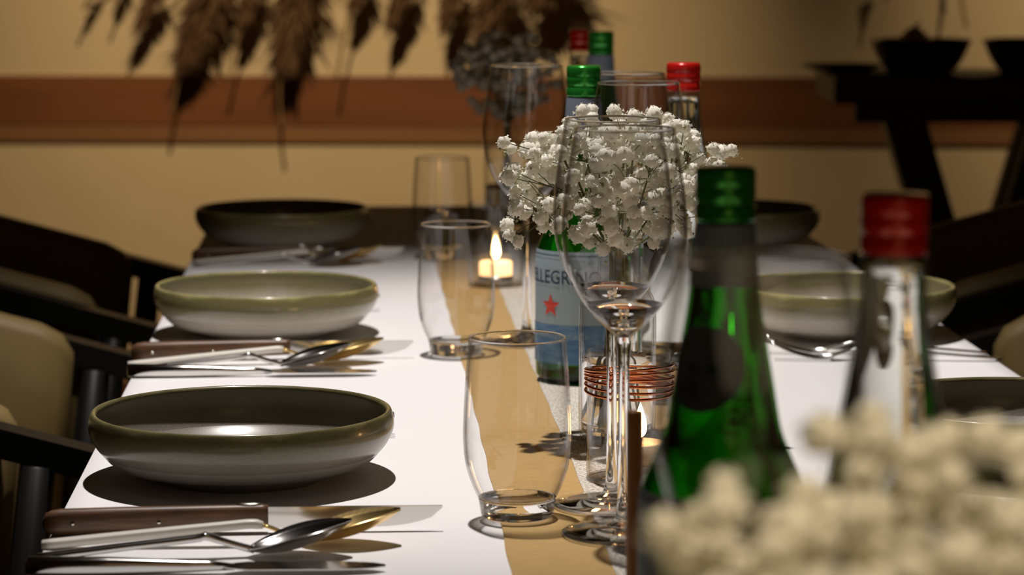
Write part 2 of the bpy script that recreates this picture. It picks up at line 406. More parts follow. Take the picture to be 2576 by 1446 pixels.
# ---------------------------------------------------------------- cutlery (built along +x, length 1 end to end, handle end at 0)
def place(o, a, b):
    d = b - a; o.location = (a.x, a.y, TAB + 0.0003); o.rotation_euler = (0, 0, math.atan2(d.y, d.x))
def ribbon_solid(stations):
    # stations: (x, half_width_y, z_low, z_high, yc) -> rounded-box sweep
    V, Fc = [], []
    seg = 10
    for x, hwid, z0, z1, yc in stations:
        zc, hz = (z0 + z1) / 2, (z1 - z0) / 2
        for k in range(seg):
            q = 2 * math.pi * (k + 0.5) / seg
            c, s = math.cos(q), math.sin(q)
            sup = 0.55
            V.append((x, yc + hwid * math.copysign(abs(c) ** sup, c), zc + hz * math.copysign(abs(s) ** sup, s)))
    n = len(stations)
    for i in range(n - 1):
        for k in range(seg):
            k2 = (k + 1) % seg; Fc.append((i * seg + k, i * seg + k2, (i + 1) * seg + k2, (i + 1) * seg + k))
    Fc.append(tuple(range(seg - 1, -1, -1))); Fc.append(tuple(range((n - 1) * seg, n * seg)))
    return V, Fc
def steak_knife(a, b, label):
    L = (b - a).length
    t = thing('steak_knife', label, 'knife', group='wooden handled knives'); place(t, a, b)
    hl = 0.562 * L
    st = [(0.000, 0.001, 0.006, 0.010, 0), (0.002, 0.0045, 0.002, 0.0145, 0), (0.006, 0.0062, 0.0004, 0.0165, 0), (0.012, 0.0068, 0.0, 0.0175, 0), (0.05, 0.0064, 0.001, 0.0182, 0),
          (0.10, 0.0058, 0.0025, 0.0186, 0), (hl - 0.004, 0.0048, 0.004, 0.0188, 0), (hl, 0.0044, 0.0045, 0.0185, 0)]
    h = mobj('handle', *ribbon_solid(st), M_wood, t)
    for rx in (0.02, 0.38 * hl + 0.02):
        v, f = lathe([(0, -0.0004), (0.0014, -0.0003), (0.0014, 0.0004), (0, 0.0006)], 12)
        r = mobj('rivet', v, f, M_brass, h); r.location = (rx, -0.0068 + 0.0006 * (rx > 0.03), 0.0085); r.rotation_euler = (math.pi / 2, 0, 0)
    v, f = lathe([(0.0, 0), (0.0045, 0.0002), (0.006, 0.001), (0.0045, 0.0018), (0, 0.002)], 16)
    c = mobj('bolster_inlay', [(x * 1.5, y * 0.5, z) for x, y, z in v], f, M_brass, h); c.location = (hl - 0.012, 0, 0.0178)
    # upright blade with a belly that sweeps up to the tip
    bx0, n = hl - 0.003, 16; V, Fc = [], []
    for i in range(n + 1):
        u = i / n; x = bx0 + (L - bx0) * u
        zt = 0.0170 - 0.0006 * u
        zb = 0.0028 + 0.0 * u
        if u > 0.62:
            w = (u - 0.62) / 0.38; zb += (zt - 0.0006 - zb) * (1 - math.sqrt(max(0.0, 1 - w * w * 0.995)))
        th = 0.0011
        V += [(x, -th, zt), (x, th, zt), (x, 0.0004, zb), (x, -0.0004, zb)]
    for i in range(n):
        o = 4 * i
        for k in range(4):
            k2 = (k + 1) % 4; Fc.append((o + k, o + k2, o + 4 + k2, o + 4 + k))
    Fc += [(0, 1, 2, 3), (4 * n + 3, 4 * n + 2, 4 * n + 1, 4 * n)]
    mobj('blade', V, Fc, M_steel, t, False)
    return t
def spoon(a, b, label, mh, mb, name, handle_cut):
    L = (b - a).length
    t = thing(name, label, 'spoon', group=name.replace('_', ' ') + 's'); place(t, a, b)
    BL = 0.066; x0 = L - BL                  # spoon bowl starts here
    zs = crom([(0.0, 0.0022), (0.25 * L, 0.0075), (0.5 * L, 0.0125), (x0 - 0.026, 0.0138), (x0 - 0.010, 0.0085), (x0 + 0.004, 0.0045)], 5)
    st = []
    for x, z in zs:
        u = x / x0
        w = 0.0054 - 0.0018 * min(1, max(0, u)); th = 0.0024 + (0.0006 if handle_cut else 0.0)
        if u < 0.04: w *= 0.75
        if u > 0.85: w = 0.0034; th = 0.0022
        st.append((x, w, z - th, z + th, 0))
    cut = [s for s in st if s[0] <= handle_cut * L + 1e-6] if handle_cut else st
    mobj('handle', *ribbon_solid(cut), mh, t)
    if handle_cut:
        rest = [(s[0], s[1] * 0.85, s[2] + 0.0010, s[3] - 0.0010, 0) for s in st[len(cut) - 1:]]
        mobj('neck', *ribbon_solid(rest), mb, t)
    # spoon bowl: oval dished shell, tip raised
    nu, nv = 14, 12; V, Fc = [], []
    for side in (0, 1):
        for i in range(nu + 1):
            u = i / nu
            wid = 0.0205 * (math.sin(math.pi * min(1, u * 0.96 + 0.02)) ** 0.72) * (0.86 + 0.28 * (1 - u)) + 0.0006
            x = x0 + BL * u
            zr = 0.0055 + 0.0175 * u ** 1.15 + 0.0035 * math.sin(math.pi * u)
            dep = 0.0105 * math.sin(math.pi * u) ** 0.8
            for j in range(nv + 1):
                v = -1 + 2 * j / nv
                z = zr - dep * (1 - abs(v) ** 2.2) - (0.0009 if side else 0)
                V.append((x, wid * v * (1.02 if side else 1), max(z, 0.0002 if side else 0.0012)))
    m = nv + 1; N = (nu + 1) * m
    for i in range(nu):
        for j in range(nv):
            a_ = i * m + j
            Fc.append((a_, a_ + m, a_ + m + 1, a_ + 1)); Fc.append((N + a_, N + a_ + 1, N + a_ + m + 1, N + a_ + m))
    for i in range(nu):
        for j in (0, nv):
            a_ = i * m + j; Fc.append((a_, a_ + m, N + a_ + m, N + a_))
    for j in range(nv):
        for i in (0, nu):
            a_ = i * m + j; Fc.append((a_, a_ + 1, N + a_ + 1, N + a_))
    mobj('spoon_bowl', V, Fc, mb, t)
    return t
def table_knife(a, b, label):
    L = (b - a).length
    t = thing('table_knife', label, 'knife', group='steel table knives'); place(t, a, b)
    hl = 0.56 * L
    st = [(0.0, 0.0045, 0.0015, 0.0105, 0), (0.0015, 0.0062, 0.0, 0.0122, 0), (0.05, 0.0058, 0.0, 0.0112, 0), (hl * 0.8, 0.0038, 0.001, 0.0086, 0), (hl - 0.012, 0.0032, 0.0016, 0.0082, 0), (hl + 0.004, 0.0022, 0.002, 0.006, 0)]
    mobj('handle', *ribbon_solid(st), M_steel, t)
    n = 14; V, Fc = [], []
    for i in range(n + 1):
        u = i / n; x = hl - 0.002 + (L - hl + 0.002) * u
        w = 0.0095 * min(1, 0.35 + u * 5)
        if u > 0.6: w *= math.sqrt(max(0.004, 1 - ((u - 0.6) / 0.4) ** 2))
        zc = 0.0042 - 0.0010 * u
        V += [(x, -w, zc - 0.0005), (x, -w, zc + 0.0002), (x, w, zc + 0.0010), (x, w, zc - 0.0010)]
    for i in range(n):
        o = 4 * i
        for k in range(4):
            k2 = (k + 1) % 4; Fc.append((o + k, o + k2, o + 4 + k2, o + 4 + k))
    Fc += [(0, 1, 2, 3), (4 * n + 3, 4 * n + 2, 4 * n + 1, 4 * n)]
    mobj('blade', V, Fc, M_steel, t, False)
    return t
def fork(a, b, label):
    L = (b - a).length
    t = thing('dinner_fork', label, 'fork', group='steel dinner forks'); place(t, a, b)
    x0 = L - 0.072
    zs = crom([(0.0, 0.0022), (0.3 * L, 0.007), (x0 - 0.02, 0.012), (x0, 0.009), (x0 + 0.018, 0.0042)], 5)
    st = [(x, 0.0040 - 0.0016 * min(1, max(0, x / x0)) if x < x0 else 0.0024 + 0.0085 * ((x - x0) / 0.018) ** 0.8, z - 0.0012, z + 0.0012, 0) for x, z in zs]
    mobj('handle', *ribbon_solid(st), M_steel, t)
    for k in range(4):
        y = -0.0096 + 0.0064 * k
        pts = crom([(x0 + 0.015, y * 0.9, 0.0042), (x0 + 0.03, y, 0.0026), (x0 + 0.052, y, 0.0075), (L, y * 0.92, 0.0165)], 4)
        mobj('tine', *tube(pts, [(0.0017 - 0.0008 * i / (len(pts) - 1), 0.0010) for i in range(len(pts))], 6), M_steel, t)
    return t
near, second, far_ = 'nearest left place setting', 'second left place setting', 'far dark left place setting'
steak_knife(gp(108, 1347), gp(1113, 1333), 'brown wooden handled knife standing on edge in front of the nearest left bowl')
spoon(gp(106, 1380), gp(1008, 1367), 'gold spoon with ivory handle in front of the nearest left bowl', M_ivory, M_gold, 'gold_spoon', 0.62)
spoon(gp(92, 1412), gp(886, 1396), 'steel spoon lying beside the gold spoon at the nearest left bowl', M_steel, M_steel, 'steel_spoon', 0)
table_knife(gp(66, 1450), gp(970, 1437), 'steel table knife lowest in the picture in front of the nearest left bowl')
steak_knife(gp(330, 908), gp(1040, 901), 'brown wooden handled knife between the two nearer left bowls')
spoon(gp(322, 924), gp(965, 912), 'gold spoon with ivory handle between the two nearer left bowls', M_ivory, M_gold, 'gold_spoon', 0.62)
spoon(gp(322, 938), gp(884, 926), 'steel spoon lying between the two nearer left bowls', M_steel, M_steel, 'steel_spoon', 0)
table_knife(gp(320, 950), gp(948, 944), 'steel table knife just behind the rim of the nearest left bowl')
P3 = B3.location
def rel(dx, dy): return Vector((P3.x + dx, P3.y + dy, TAB))
steak_knife(rel(-0.105, -0.165), rel(0.15, -0.165), 'wooden handled knife in the shade in front of the dark far left bowl')
spoon(rel(-0.10, -0.188), rel(0.125, -0.183), 'glinting gold spoon in front of the dark far left bowl', M_ivory, M_gold, 'gold_spoon', 0.62)
spoon(rel(-0.10, -0.216), rel(0.10, -0.212), 'steel spoon in front of the dark far left bowl', M_steel, M_steel, 'steel_spoon', 0)
for Bx, dy, lb in ((B1, 0.165, 'steel fork hidden behind the nearest left bowl'), (B2, 0.165, 'steel fork whose tip peeks out behind the second left bowl'), (B3, 0.150, 'steel fork whose tip peeks out behind the dark far left bowl')):
    p = Bx.location
    fork(Vector((p.x - 0.10, p.y + dy, TAB)), Vector((p.x + 0.112, p.y + dy, TAB)), lb)
fork(gp(2522, 909), gp(1940, 905), 'nearer of two steel forks beside the clear bottle on the right table side')
fork(gp(2482, 894), gp(1925, 889), 'farther of two steel forks beside the clear bottle on the right table side')

# ---------------------------------------------------------------- glasses
def shell(outer, th):                        # closed double wall: outer profile bottom->top, wall thickness th
    inner = []
    for i, (r, z) in enumerate(outer):
        a = outer[max(0, i - 1)]; b = outer[min(len(outer) - 1, i + 1)]
        tx, tz = b[0] - a[0], b[1] - a[1]; l = math.hypot(tx, tz) or 1
        inner.append((max(r - th * tz / l, 0.0), z + th * tx / l))
    mid = ((outer[-1][0] + inner[-1][0]) / 2, outer[-1][1] + th * 0.55)
    return outer + [mid] + inner[::-1]
tum_out = crom([(0.0262, 0.014), (0.0300, 0.022), (0.0345, 0.036), (0.0362, 0.052), (0.0360, 0.068), (0.0350, 0.088), (0.0336, 0.108), (0.0326, 0.121)], 5)
tum_base = [(0.0, 0.0), (0.0215, 0.0), (0.0238, 0.0015)] + crom([(0.0245, 0.003), (0.0252, 0.008), (0.0262, 0.0139)], 4) + [(0.0245, 0.0139), (0.021, 0.0128), (0.012, 0.0115), (0.0, 0.0112)]
def rim(r, z, t, n=8):                       # fire-polished lip: a fine glass ring
    return lathe([(r + t * math.cos(2 * math.pi * k / n), z + t * math.sin(2 * math.pi * k / n)) for k in range(n + 1)], 96)
tum_proto = {}
def tumbler(px, d, label):
    p = gd(px, d, TAB)
    t = thing('water_tumbler', label, 'glass', (p.x, p.y, RZ - 0.0002), 0, 'clear water tumblers')
    if not tum_proto:
        a = mobj('glass_wall', *rev(shell(tum_out, 0.0012), seg=80), M_thin, t)
        b = mobj('thick_base', *rev(tum_base, seg=80), M_glass, t)
        tum_proto['a'], tum_proto['b'] = a, b
        tum_proto['c'] = mobj('rim', *rim(0.0321, 0.1217, 0.0007), M_glass, t)
    else:
        for k in 'abc':
            c = tum_proto[k].copy(); COL.objects.link(c); c.parent = t
    return t
tumbler(1301, 1.855, 'clear water tumbler in sharp focus nearest the camera on the tan runner')
tumbler(1148, 2.575, 'clear water tumbler standing behind the nearest tumbler at the runner edge')
tumbler(1113, 3.34, 'faint blurred water tumbler farthest away beside the dark left bowl')
wg_bowl = crom([(0.0042, 0.1295), (0.0105, 0.1345), (0.0200, 0.1440), (0.0300, 0.1580), (0.0374, 0.1760), (0.0404, 0.1960), (0.0396, 0.2160), (0.0368, 0.2380), (0.0325, 0.2640)], 6)
wg_stem = [(0.0042, 0.1300)] + crom([(0.0042, 0.1296), (0.0046, 0.1250), (0.0040, 0.1150), (0.0036, 0.0950), (0.0035, 0.0600), (0.0038, 0.0250), (0.0056, 0.0105), (0.0110, 0.0062)], 5)
wg_foot = [(0.0, 0.0045), (0.0110, 0.0061)]
wg_stem_p = [(0.0, 0.0050), (0.0105, 0.0062)] + wg_stem[::-1] + [(0.0098, 0.1349), (0.0190, 0.1441), (0.0250, 0.1515), (0.0240, 0.1512), (0.0175, 0.1455), (0.0095, 0.1395), (0.0, 0.1375)]
wg_foot_p = [(0.0, 0.0), (0.036, 0.0), (0.0398, 0.0006), (0.0402, 0.0013), (0.0396, 0.0019), (0.030, 0.0030), (0.020, 0.0042), (0.0125, 0.0056), (0.0, 0.0060)]
wg_proto = {}
def wine_glass(px, d, label, s=1.0):
    p = gd(px, d, TAB)
    t = thing('wine_glass', label, 'glass', (p.x, p.y, RZ), 0, 'stemmed wine glasses')
    t.scale = (s, s, 1)
    if not wg_proto:
        wg_proto['a'] = mobj('glass_bowl', *rev(shell(wg_bowl, 0.0009), seg=96), M_thin, t)
        wg_proto['b'] = mobj('stem', *rev(wg_stem_p, seg=40), M_glass, t)
        wg_proto['c'] = mobj('foot', *rev(wg_foot_p, seg=72), M_glass, t)
        wg_proto['d'] = mobj('rim', *rim(0.0320, 0.2646, 0.0007), M_glass, t)
    else:
        for k in 'abcd':
            c = wg_proto[k].copy(); COL.objects.link(c); c.parent = t
    return t
wine_glass(1567, 1.802, 'wine glass in sharp focus with its stem beside the brown wooden stick')
wine_glass(1538, 1.893, 'wine glass close behind the sharp front wine glass, overlapping it to the left')
wine_glass(1602, 2.342, 'wine glass behind the flowers, its lower rim touching the red-capped bottle', 1.06)
wine_glass(1578, 2.505, 'wine glass behind the flowers whose rim stands between two water bottles', 1.0)
wine_glass(1325, 2.652, 'wine glass standing alone left of the white flowers', 1.05)
wine_glass(1898, 1.090, 'large blurred wine glass in the foreground over the blurred flowers', 1.0)

# ---------------------------------------------------------------- water bottles
bot_out = crom([(0.0375, 0.0015), (0.0405, 0.005), (0.0415, 0.012), (0.0415, 0.06), (0.0415, 0.106), (0.0396, 0.119), (0.0345, 0.1305), (0.0287, 0.146), (0.0252, 0.166), (0.0217, 0.186), (0.0184, 0.206), (0.0160, 0.226), (0.0149, 0.243), (0.0138, 0.252), (0.0132, 0.262), (0.0130, 0.270)], 4)
def prof_r(z):
    for (r0, z0), (r1, z1) in zip(bot_out[:-1], bot_out[1:]):
        if z0 <= z <= z1: return r0 + (r1 - r0) * (z - z0) / max(z1 - z0, 1e-6)
    return bot_out[0][0]
def text_mesh(s, size):
    cu = bpy.data.curves.new('lettering', 'FONT'); cu.body = s; cu.size = size; cu.align_x = 'CENTER'; cu.extrude = 0; cu.resolution_u = 3
    o = bpy.data.objects.new('lettering_tmp', cu); COL.objects.link(o)
    dg = bpy.context.evaluated_depsgraph_get(); dg.update()
    me = bpy.data.meshes.new_from_object(o.evaluated_get(dg))
    V = [tuple(v.co) for v in me.vertices]; Fc = [tuple(p.vertices) for p in me.polygons]
    bpy.data.objects.remove(o); bpy.data.curves.remove(cu); bpy.data.meshes.remove(me)
    return V, Fc
def wrap(vf, ang, z, off):                   # flat print wrapped onto the bottle at angle ang, height z
    V = []
    for x, y, _ in vf[0]:
        zz = z + y; r = prof_r(zz) + off; a = ang + x / r
        V.append((r * math.cos(a), r * math.sin(a), zz))
    return V, vf[1]
def grid(w, h, nx=24, ny=8):
    V = [(-w / 2 + w * i / nx, -h / 2 + h * j / ny, 0) for j in range(ny + 1) for i in range(nx + 1)]
    return V, [(j * (nx + 1) + i, j * (nx + 1) + i + 1, (j + 1) * (nx + 1) + i + 1, (j + 1) * (nx + 1) + i) for j in range(ny) for i in range(nx)]
def disc(rx, ry, n=24):
    V = [(0, 0, 0)]; Fc = []
    for q in (0.5, 1.0):
        V += [(q * rx * math.cos(2 * math.pi * k / n), q * ry * math.sin(2 * math.pi * k / n), 0) for k in range(n)]
    for k in range(n):
        k2 = (k + 1) % n; Fc += [(0, 1 + k, 1 + k2), (1 + k, 1 + n + k, 1 + n + k2, 1 + k2)]
    return V, Fc
def star(r):
    V = [(0, 0, 0)]
    for k in range(10):
        q = math.pi / 2 + k * math.pi / 5; rr = r if k % 2 == 0 else r * 0.42
        V.append((rr * math.cos(q), rr * math.sin(q), 0))
    return V, [(0, 1 + k, 1 + (k + 1) % 10) for k in range(10)]
cap_prof = [(0.0128, 0.2490), (0.0148, 0.2490), (0.0150, 0.2500), (0.0150, 0.2565), (0.0144, 0.2572), (0.0144, 0.2580), (0.0150, 0.2588), (0.0150, 0.2650), (0.0146, 0.2658), (0.0150, 0.2666), (0.0150, 0.2735), (0.0142, 0.2752), (0.0, 0.2755)]
def bottle(px, d, label, green, ang, main=True, shoulder=False):
    p = gd(px, d, TAB)
    t = thing('water_bottle', label, 'bottle', (p.x, p.y, RZ), 0, 'mineral water bottles')
    mg = M_green if green else M_clearb
    out = [(0.0, 0.004), (0.030, 0.0035), (0.0345, 0.001)] + bot_out
    mobj('glass_body', *rev(shell(out, 0.0016) , seg=72), mg, t)
    wz = 0.243
    wat = [(0.0, 0.0062), (0.030, 0.0062)] + [(r - 0.0022, z + 0.002) for r, z in bot_out if z < wz - 0.004] + [(prof_r(wz) - 0.0022, wz), (0.0, wz)]
    mobj('water', *rev(wat, seg=64), M_water, t)
    c = mobj('screw_cap', *rev(cap_prof, seg=48), M_greencap if green else M_redcap, t)
    if green:
        n = grid(2 * math.pi * 0.0156, 0.030, 48, 6)
        mobj('neck_label', *wrap(n, ang, 0.2325, 0.0004), M_necklab, t)
    if shoulder:
        mobj('shoulder_label', *wrap(disc(0.022, 0.021), ang, 0.178, 0.0005), M_darklab, t)
    if main:
        w = 2 * 1.32 * 0.0419
        lb = mobj('front_label', *wrap(grid(w, 0.098, 40, 10), ang, 0.0675, 0.0004), M_label, t)
        mobj('label_band', *wrap(grid(w, 0.034, 40, 4), ang, 0.0355, 0.0007), M_label2, lb)
        tv = text_mesh('S.PELLEGRINO', 0.0150)
        tv = ([(x, y * 1.12, 0) for x, y, _ in tv[0]], tv[1])
        mobj('lettering', *wrap(tv, ang, 0.0885, 0.0008), M_navy, lb, False)
        mobj('red_star', *wrap(star(0.0105), ang, 0.0690, 0.0008), M_red, lb, False)
        l2 = text_mesh('ACQUA MINERALE NATURALE', 0.0052)
        mobj('small_lettering', *wrap(l2, ang, 0.0410, 0.0010), M_label, lb, False)
        ln = grid(w * 0.96, 0.0008, 30, 1)
        mobj('border_line', *wrap(ln, ang, 0.1130, 0.0008), M_navy, lb, False)
    return t
def facing(px, d, off_deg):                  # angle on the bottle that faces the camera, turned by off_deg (negative = to the left)
    p = gd(px, d, TAB); return math.atan2(-p.y, -p.x) + math.radians(off_deg)
bottle(1466, 2.430, 'green glass water bottle with pale blue label and red star behind the nearest tumbler', True, facing(1466, 2.43, -42))
bottle(1812, 1.385, 'green water bottle with dark shoulder label in the blurred foreground', True, facing(1812, 1.385, -28), True, True)
bottle(2225, 1.245, 'clear water bottle with dark red cap in the blurred foreground', False, 0, False)
bottle(1714, 2.575, 'clear water bottle with bright red cap right behind the white flowers', False, 0, False).scale = (1.06, 1.06, 0.985)
bottle(1462, 3.36, 'far blurred clear bottle with dark red cap above the green cap', False, 0, False)
bottle(1510, 3.28, 'far blurred bottle with dark green cap beside the far red cap', True, facing(1510, 3.28, 0), False)

# ---------------------------------------------------------------- baby's breath bouquets in glass vases
def blossom_mesh(seed, name):
    # double flower: ruffled pompom core with small notched petals standing out of it
    rnd = random.Random(seed); V, Fc = [], []
    nr, ns = 5, 8
    V.append((0, 0, 0.92))
    for a in range(1, nr):
        th = math.pi * a / nr
        for b in range(ns):
            ph = 2 * math.pi * (b + 0.5 * (a % 2)) / ns; r = rnd.uniform(0.72, 1.0)
            V.append((r * math.sin(th) * math.cos(ph), r * math.sin(th) * math.sin(ph), r * math.cos(th)))
    V.append((0, 0, -0.8)); last = len(V) - 1
    for b in range(ns):
        b2 = (b + 1) % ns
        Fc.append((0, 1 + b, 1 + b2)); Fc.append((last, 1 + (nr - 2) * ns + b2, 1 + (nr - 2) * ns + b))
        for a in range(nr - 2):
            p, q = 1 + a * ns, 1 + (a + 1) * ns
            Fc += [(p + b, q + b, q + b2), (p + b, q + b2, p + b2)]
    n = 18
    for i in range(n):
        z = 1 - 1.6 * (i + 0.5) / n; ph = i * 2.39996 + rnd.random() * 0.5
        c = Vector((math.sqrt(max(0, 1 - z * z)) * math.cos(ph), math.sqrt(max(0, 1 - z * z)) * math.sin(ph), z))
        tg = c.cross(Vector((rnd.uniform(-1, 1), rnd.uniform(-1, 1), rnd.uniform(-1, 1)))).normalized(); bt = c.cross(tg)
        w = rnd.uniform(0.20, 0.30); tip = c * rnd.uniform(1.02, 1.16) + bt * rnd.uniform(-0.15, 0.15)
        k = len(V)
        V += [tuple(c * 0.7), tuple(tip * 0.95 + tg * w), tuple(tip * 0.93), tuple(tip * 0.95 - tg * w)]
        Fc += [(k, k + 1, k + 2), (k, k + 2, k + 3)]
    me = bpy.data.meshes.new(name); me.from_pydata(V, [], Fc); me.update(); me.materials.append(M_petal)
    me.polygons.foreach_set('use_smooth', [True] * len(me.polygons))
    return me
BLOSSOMS = [blossom_mesh(s, 'blossom') for s in range(5)]
vase_out = crom([(0.0240, 0.001), (0.0285, 0.004), (0.0297, 0.012), (0.0297, 0.060), (0.0297, 0.098), (0.0275, 0.112), (0.0205, 0.1215), (0.0160, 0.130), (0.0150, 0.142), (0.0160, 0.149)], 5)
def vase_bouquet(px, d, lv, lb, rx, rz, zc, n, seed, extra=()):
    p = gd(px, d, TAB); rnd = random.Random(seed)
    v = thing('flower_vase', lv, 'vase', (p.x, p.y, RZ), 0, 'glass vases along the runner')
    out = [(0.0, 0.003), (0.02, 0.0025)] + vase_out
    mobj('glass_wall', *rev(shell(out, 0.0016), seg=64), M_thin, v)
    wz = 0.066
    wat = [(0.0, 0.0055), (0.022, 0.0055)] + [(r - 0.0022, z) for r, z in vase_out if 0.006 < z < wz] + [(0.0275, wz), (0.0, wz)]
    mobj('water', *rev(wat, seg=56), M_water, v)
    bq = thing('gypsophila_bouquet', lb, 'flowers', (p.x, p.y, RZ), 0, "bouquets of baby's breath")
    pts = []
    tries = 0
    while len(pts) < n and tries < 60000:
        tries += 1
        a = Vector((rnd.gauss(0, 1), rnd.gauss(0, 1), rnd.gauss(0, 1))).normalized() * (rnd.uniform(0.0, 1) ** 0.30)
        if a.z < -0.95: continue
        q = Vector((a.x * rx, a.y * rx, zc + a.z * rz * (1 if a.z > 0 else 1.1)))
        if a.z < -0.35 and rnd.random() < 0.25: continue
        clump = 0.5 + 0.5 * math.sin(q.x * 130 + seed) * math.sin(q.y * 110 + 2) + 0.35 * math.sin(q.z * 190 + 1)
        if rnd.random() > 0.35 + clump: continue
        if any((q - o).length < 0.0078 for o in pts): continue
        pts.append(q)
    pts += [Vector(e) for e in extra]
    # branching stems
    neck = Vector((0, 0, 0.146)); S = []
    hubs = []
    for k in range(26):
        a = rnd.uniform(0, 2 * math.pi); r = rx * rnd.uniform(0.15, 0.62)
        hubs.append(Vector((r * math.cos(a), r * math.sin(a), zc + rz * rnd.uniform(-0.55, 0.35))))
    for h in hubs:
        e = Vector((h.x * 0.12, h.y * 0.12, 0.146)); m = (e + h) / 2 + Vector((0, 0, -0.004))
        b0 = Vector((rnd.uniform(-.016, .016), rnd.uniform(-.016, .016), 0.012))
        S.append(tube([b0, Vector((e.x, e.y, 0.12)), e, m, h], 0.0008, 4, False))
    for q in pts:
        h = min(hubs, key=lambda o: (o - q).length + (0.03 if o.z > q.z else 0)); m = (h + q) / 2 + Vector((rnd.uniform(-.003, .003), rnd.uniform(-.003, .003), rnd.uniform(-.004, .002)))
        S.append(tube([h, m, q], 0.00038, 3, False))
    tag(mobj('stems', *merge(S), M_stem, bq, False), 'thin branching green stems', kind='stuff')
    Bd = []
    for k in range(260):
        q = rnd.choice(pts) + Vector((rnd.gauss(0, .005), rnd.gauss(0, .005), rnd.gauss(-.004, .004)))
        r = rnd.uniform(0.0008, 0.0017)
        Bd.append(([tuple(q + Vector(a) * r) for a in ((1, 0, 0), (-1, 0, 0), (0, 1, 0), (0, -1, 0), (0, 0, 1.3), (0, 0, -1.3))], [(0, 2, 4), (2, 1, 4), (1, 3, 4), (3, 0, 4), (2, 0, 5), (1, 2, 5), (3, 1, 5), (0, 3, 5)]))
    tag(mobj('buds', *merge(Bd), M_bud, bq, False), 'tiny closed green buds', kind='stuff')
    for q in pts:
        o = bpy.data.objects.new('blossom', rnd.choice(BLOSSOMS)); COL.objects.link(o); o.parent = bq
        o.location = q; s = rnd.uniform(0.0056, 0.0083); o.scale = (s, s, s * rnd.uniform(0.8, 1.0))
        outd = (q - Vector((0, 0, zc - 0.06))).normalized()
        o.rotation_euler = (outd.to_track_quat('Z', 'Y') @ Matrix.Rotation(rnd.uniform(0, 6), 3, 'Z').to_quaternion()).to_euler()
    return v, bq
vase_bouquet(1552, 2.135, 'clear glass vase with water and green stems behind the sharp wine glass stem', "sharp white baby's breath bouquet in the centre behind the front wine glasses", 0.083, 0.053, 0.205, 291, 11,
             extra=((-0.088, -0.01, 0.232), (-0.082, 0.0, 0.226), (-0.084, -0.008, 0.205), (-0.079, -0.01, 0.182), (-0.083, 0.0, 0.160), (-0.077, -0.01, 0.156), (0.087, 0.0, 0.224), (0.079, 0.004, 0.222), (-0.084, 0.01, 0.1665)))
vase_bouquet(2310, 0.80, 'clear glass vase under the large blurred flowers at the lower right', "large blurred baby's breath bouquet filling the lower right corner", 0.086, 0.056, 0.198, 240, 23)
vase_bouquet(1275, 3.60, 'far vase in the shade beyond the lone wine glass', "far dim baby's breath bouquet in the shade beyond the lone wine glass", 0.075, 0.055, 0.212, 170, 37)

# ---------------------------------------------------------------- tealight glasses
def votive(px, d, label, copper, lt, glow):
    p = gd(px, d, TAB)
    t = thing('candle_glass', label, 'candle holder', (p.x, p.y, RZ), 0, 'tealight glasses')
    R, Hh = 0.0305, 0.093
    out = [(0.0, 0.0), (0.027, 0.0)] + crom([(0.0295, 0.001), (R, 0.004), (R, 0.05), (R, Hh)], 4)
    mobj('glass_cylinder', *rev(shell(out, 0.0014), seg=64), M_thin, t)
    if copper:
        path = [(1.015 * (R + 0.0006) * math.cos(a), 1.015 * (R + 0.0006) * math.sin(a), 0.062 + 0.020 * a / (2 * math.pi * 6) + 0.0025 * math.sin(a * 0.9)) for a in [k * 2 * math.pi * 6 / 240 for k in range(241)]]
        mobj('copper_wire', *tube(path, 0.0011, 6), M_copper, t)
    c = thing('tealight', lt, 'candle', (p.x + (0.008 if copper else 0), p.y, RZ + 0.0024), 0, 'lit tealights')
    mobj('metal_cup', *rev([(0.0, 0.0), (0.0188, 0.0), (0.0192, 0.0006), (0.0192, 0.0095), (0.0188, 0.0095), (0.0186, 0.0015), (0.0, 0.0012)], seg=40), M_alu, c)
    mobj('wax', *rev([(0.0, 0.0018), (0.0182, 0.0018), (0.0182, 0.0235), (0.0165, 0.0245), (0.010, 0.0220), (0.0, 0.0215)], seg=40), M_wax if glow else M_waxd, c)
    mobj('wick', *tube([(0, 0, 0.0216), (0.0004, 0, 0.024), (0.0012, 0, 0.0272)], 0.0007, 6), M_wick, c)
    mobj('flame', *rev(crom([(0.0, 0.0270), (0.0032, 0.0295), (0.0048, 0.034), (0.0040, 0.041), (0.0018, 0.048), (0.0, 0.053)], 4), seg=16), M_flame, c)
    return t
votive(1582, 1.985, 'candle glass wound with copper wire behind the wine glass stems', True, 'lit tealight inside the copper-wound candle glass', False)
votive(1247, 3.08, 'glowing candle glass behind the second water tumbler', False, 'lit tealight glowing behind the second water tumbler', True)

# brown stick standing by the front wine glass
p = gd(1594, 1.56, TAB)
st_ = thing('wooden_stick', 'slim upright brown wooden stick right of the sharp wine glass stem', 'stick', (p.x, p.y, RZ))
mobj('rod', *rev([(0.0, 0.004), (0.0046, 0.004), (0.0047, 0.03), (0.0046, 0.122), (0.0043, 0.1235), (0.0, 0.1237)], seg=20), M_stick, st_)
mobj('round_foot', *rev([(0.0, 0.0), (0.019, 0.0), (0.0195, 0.001), (0.0195, 0.005), (0.018, 0.006), (0.0, 0.006)], seg=40), M_stick, st_)

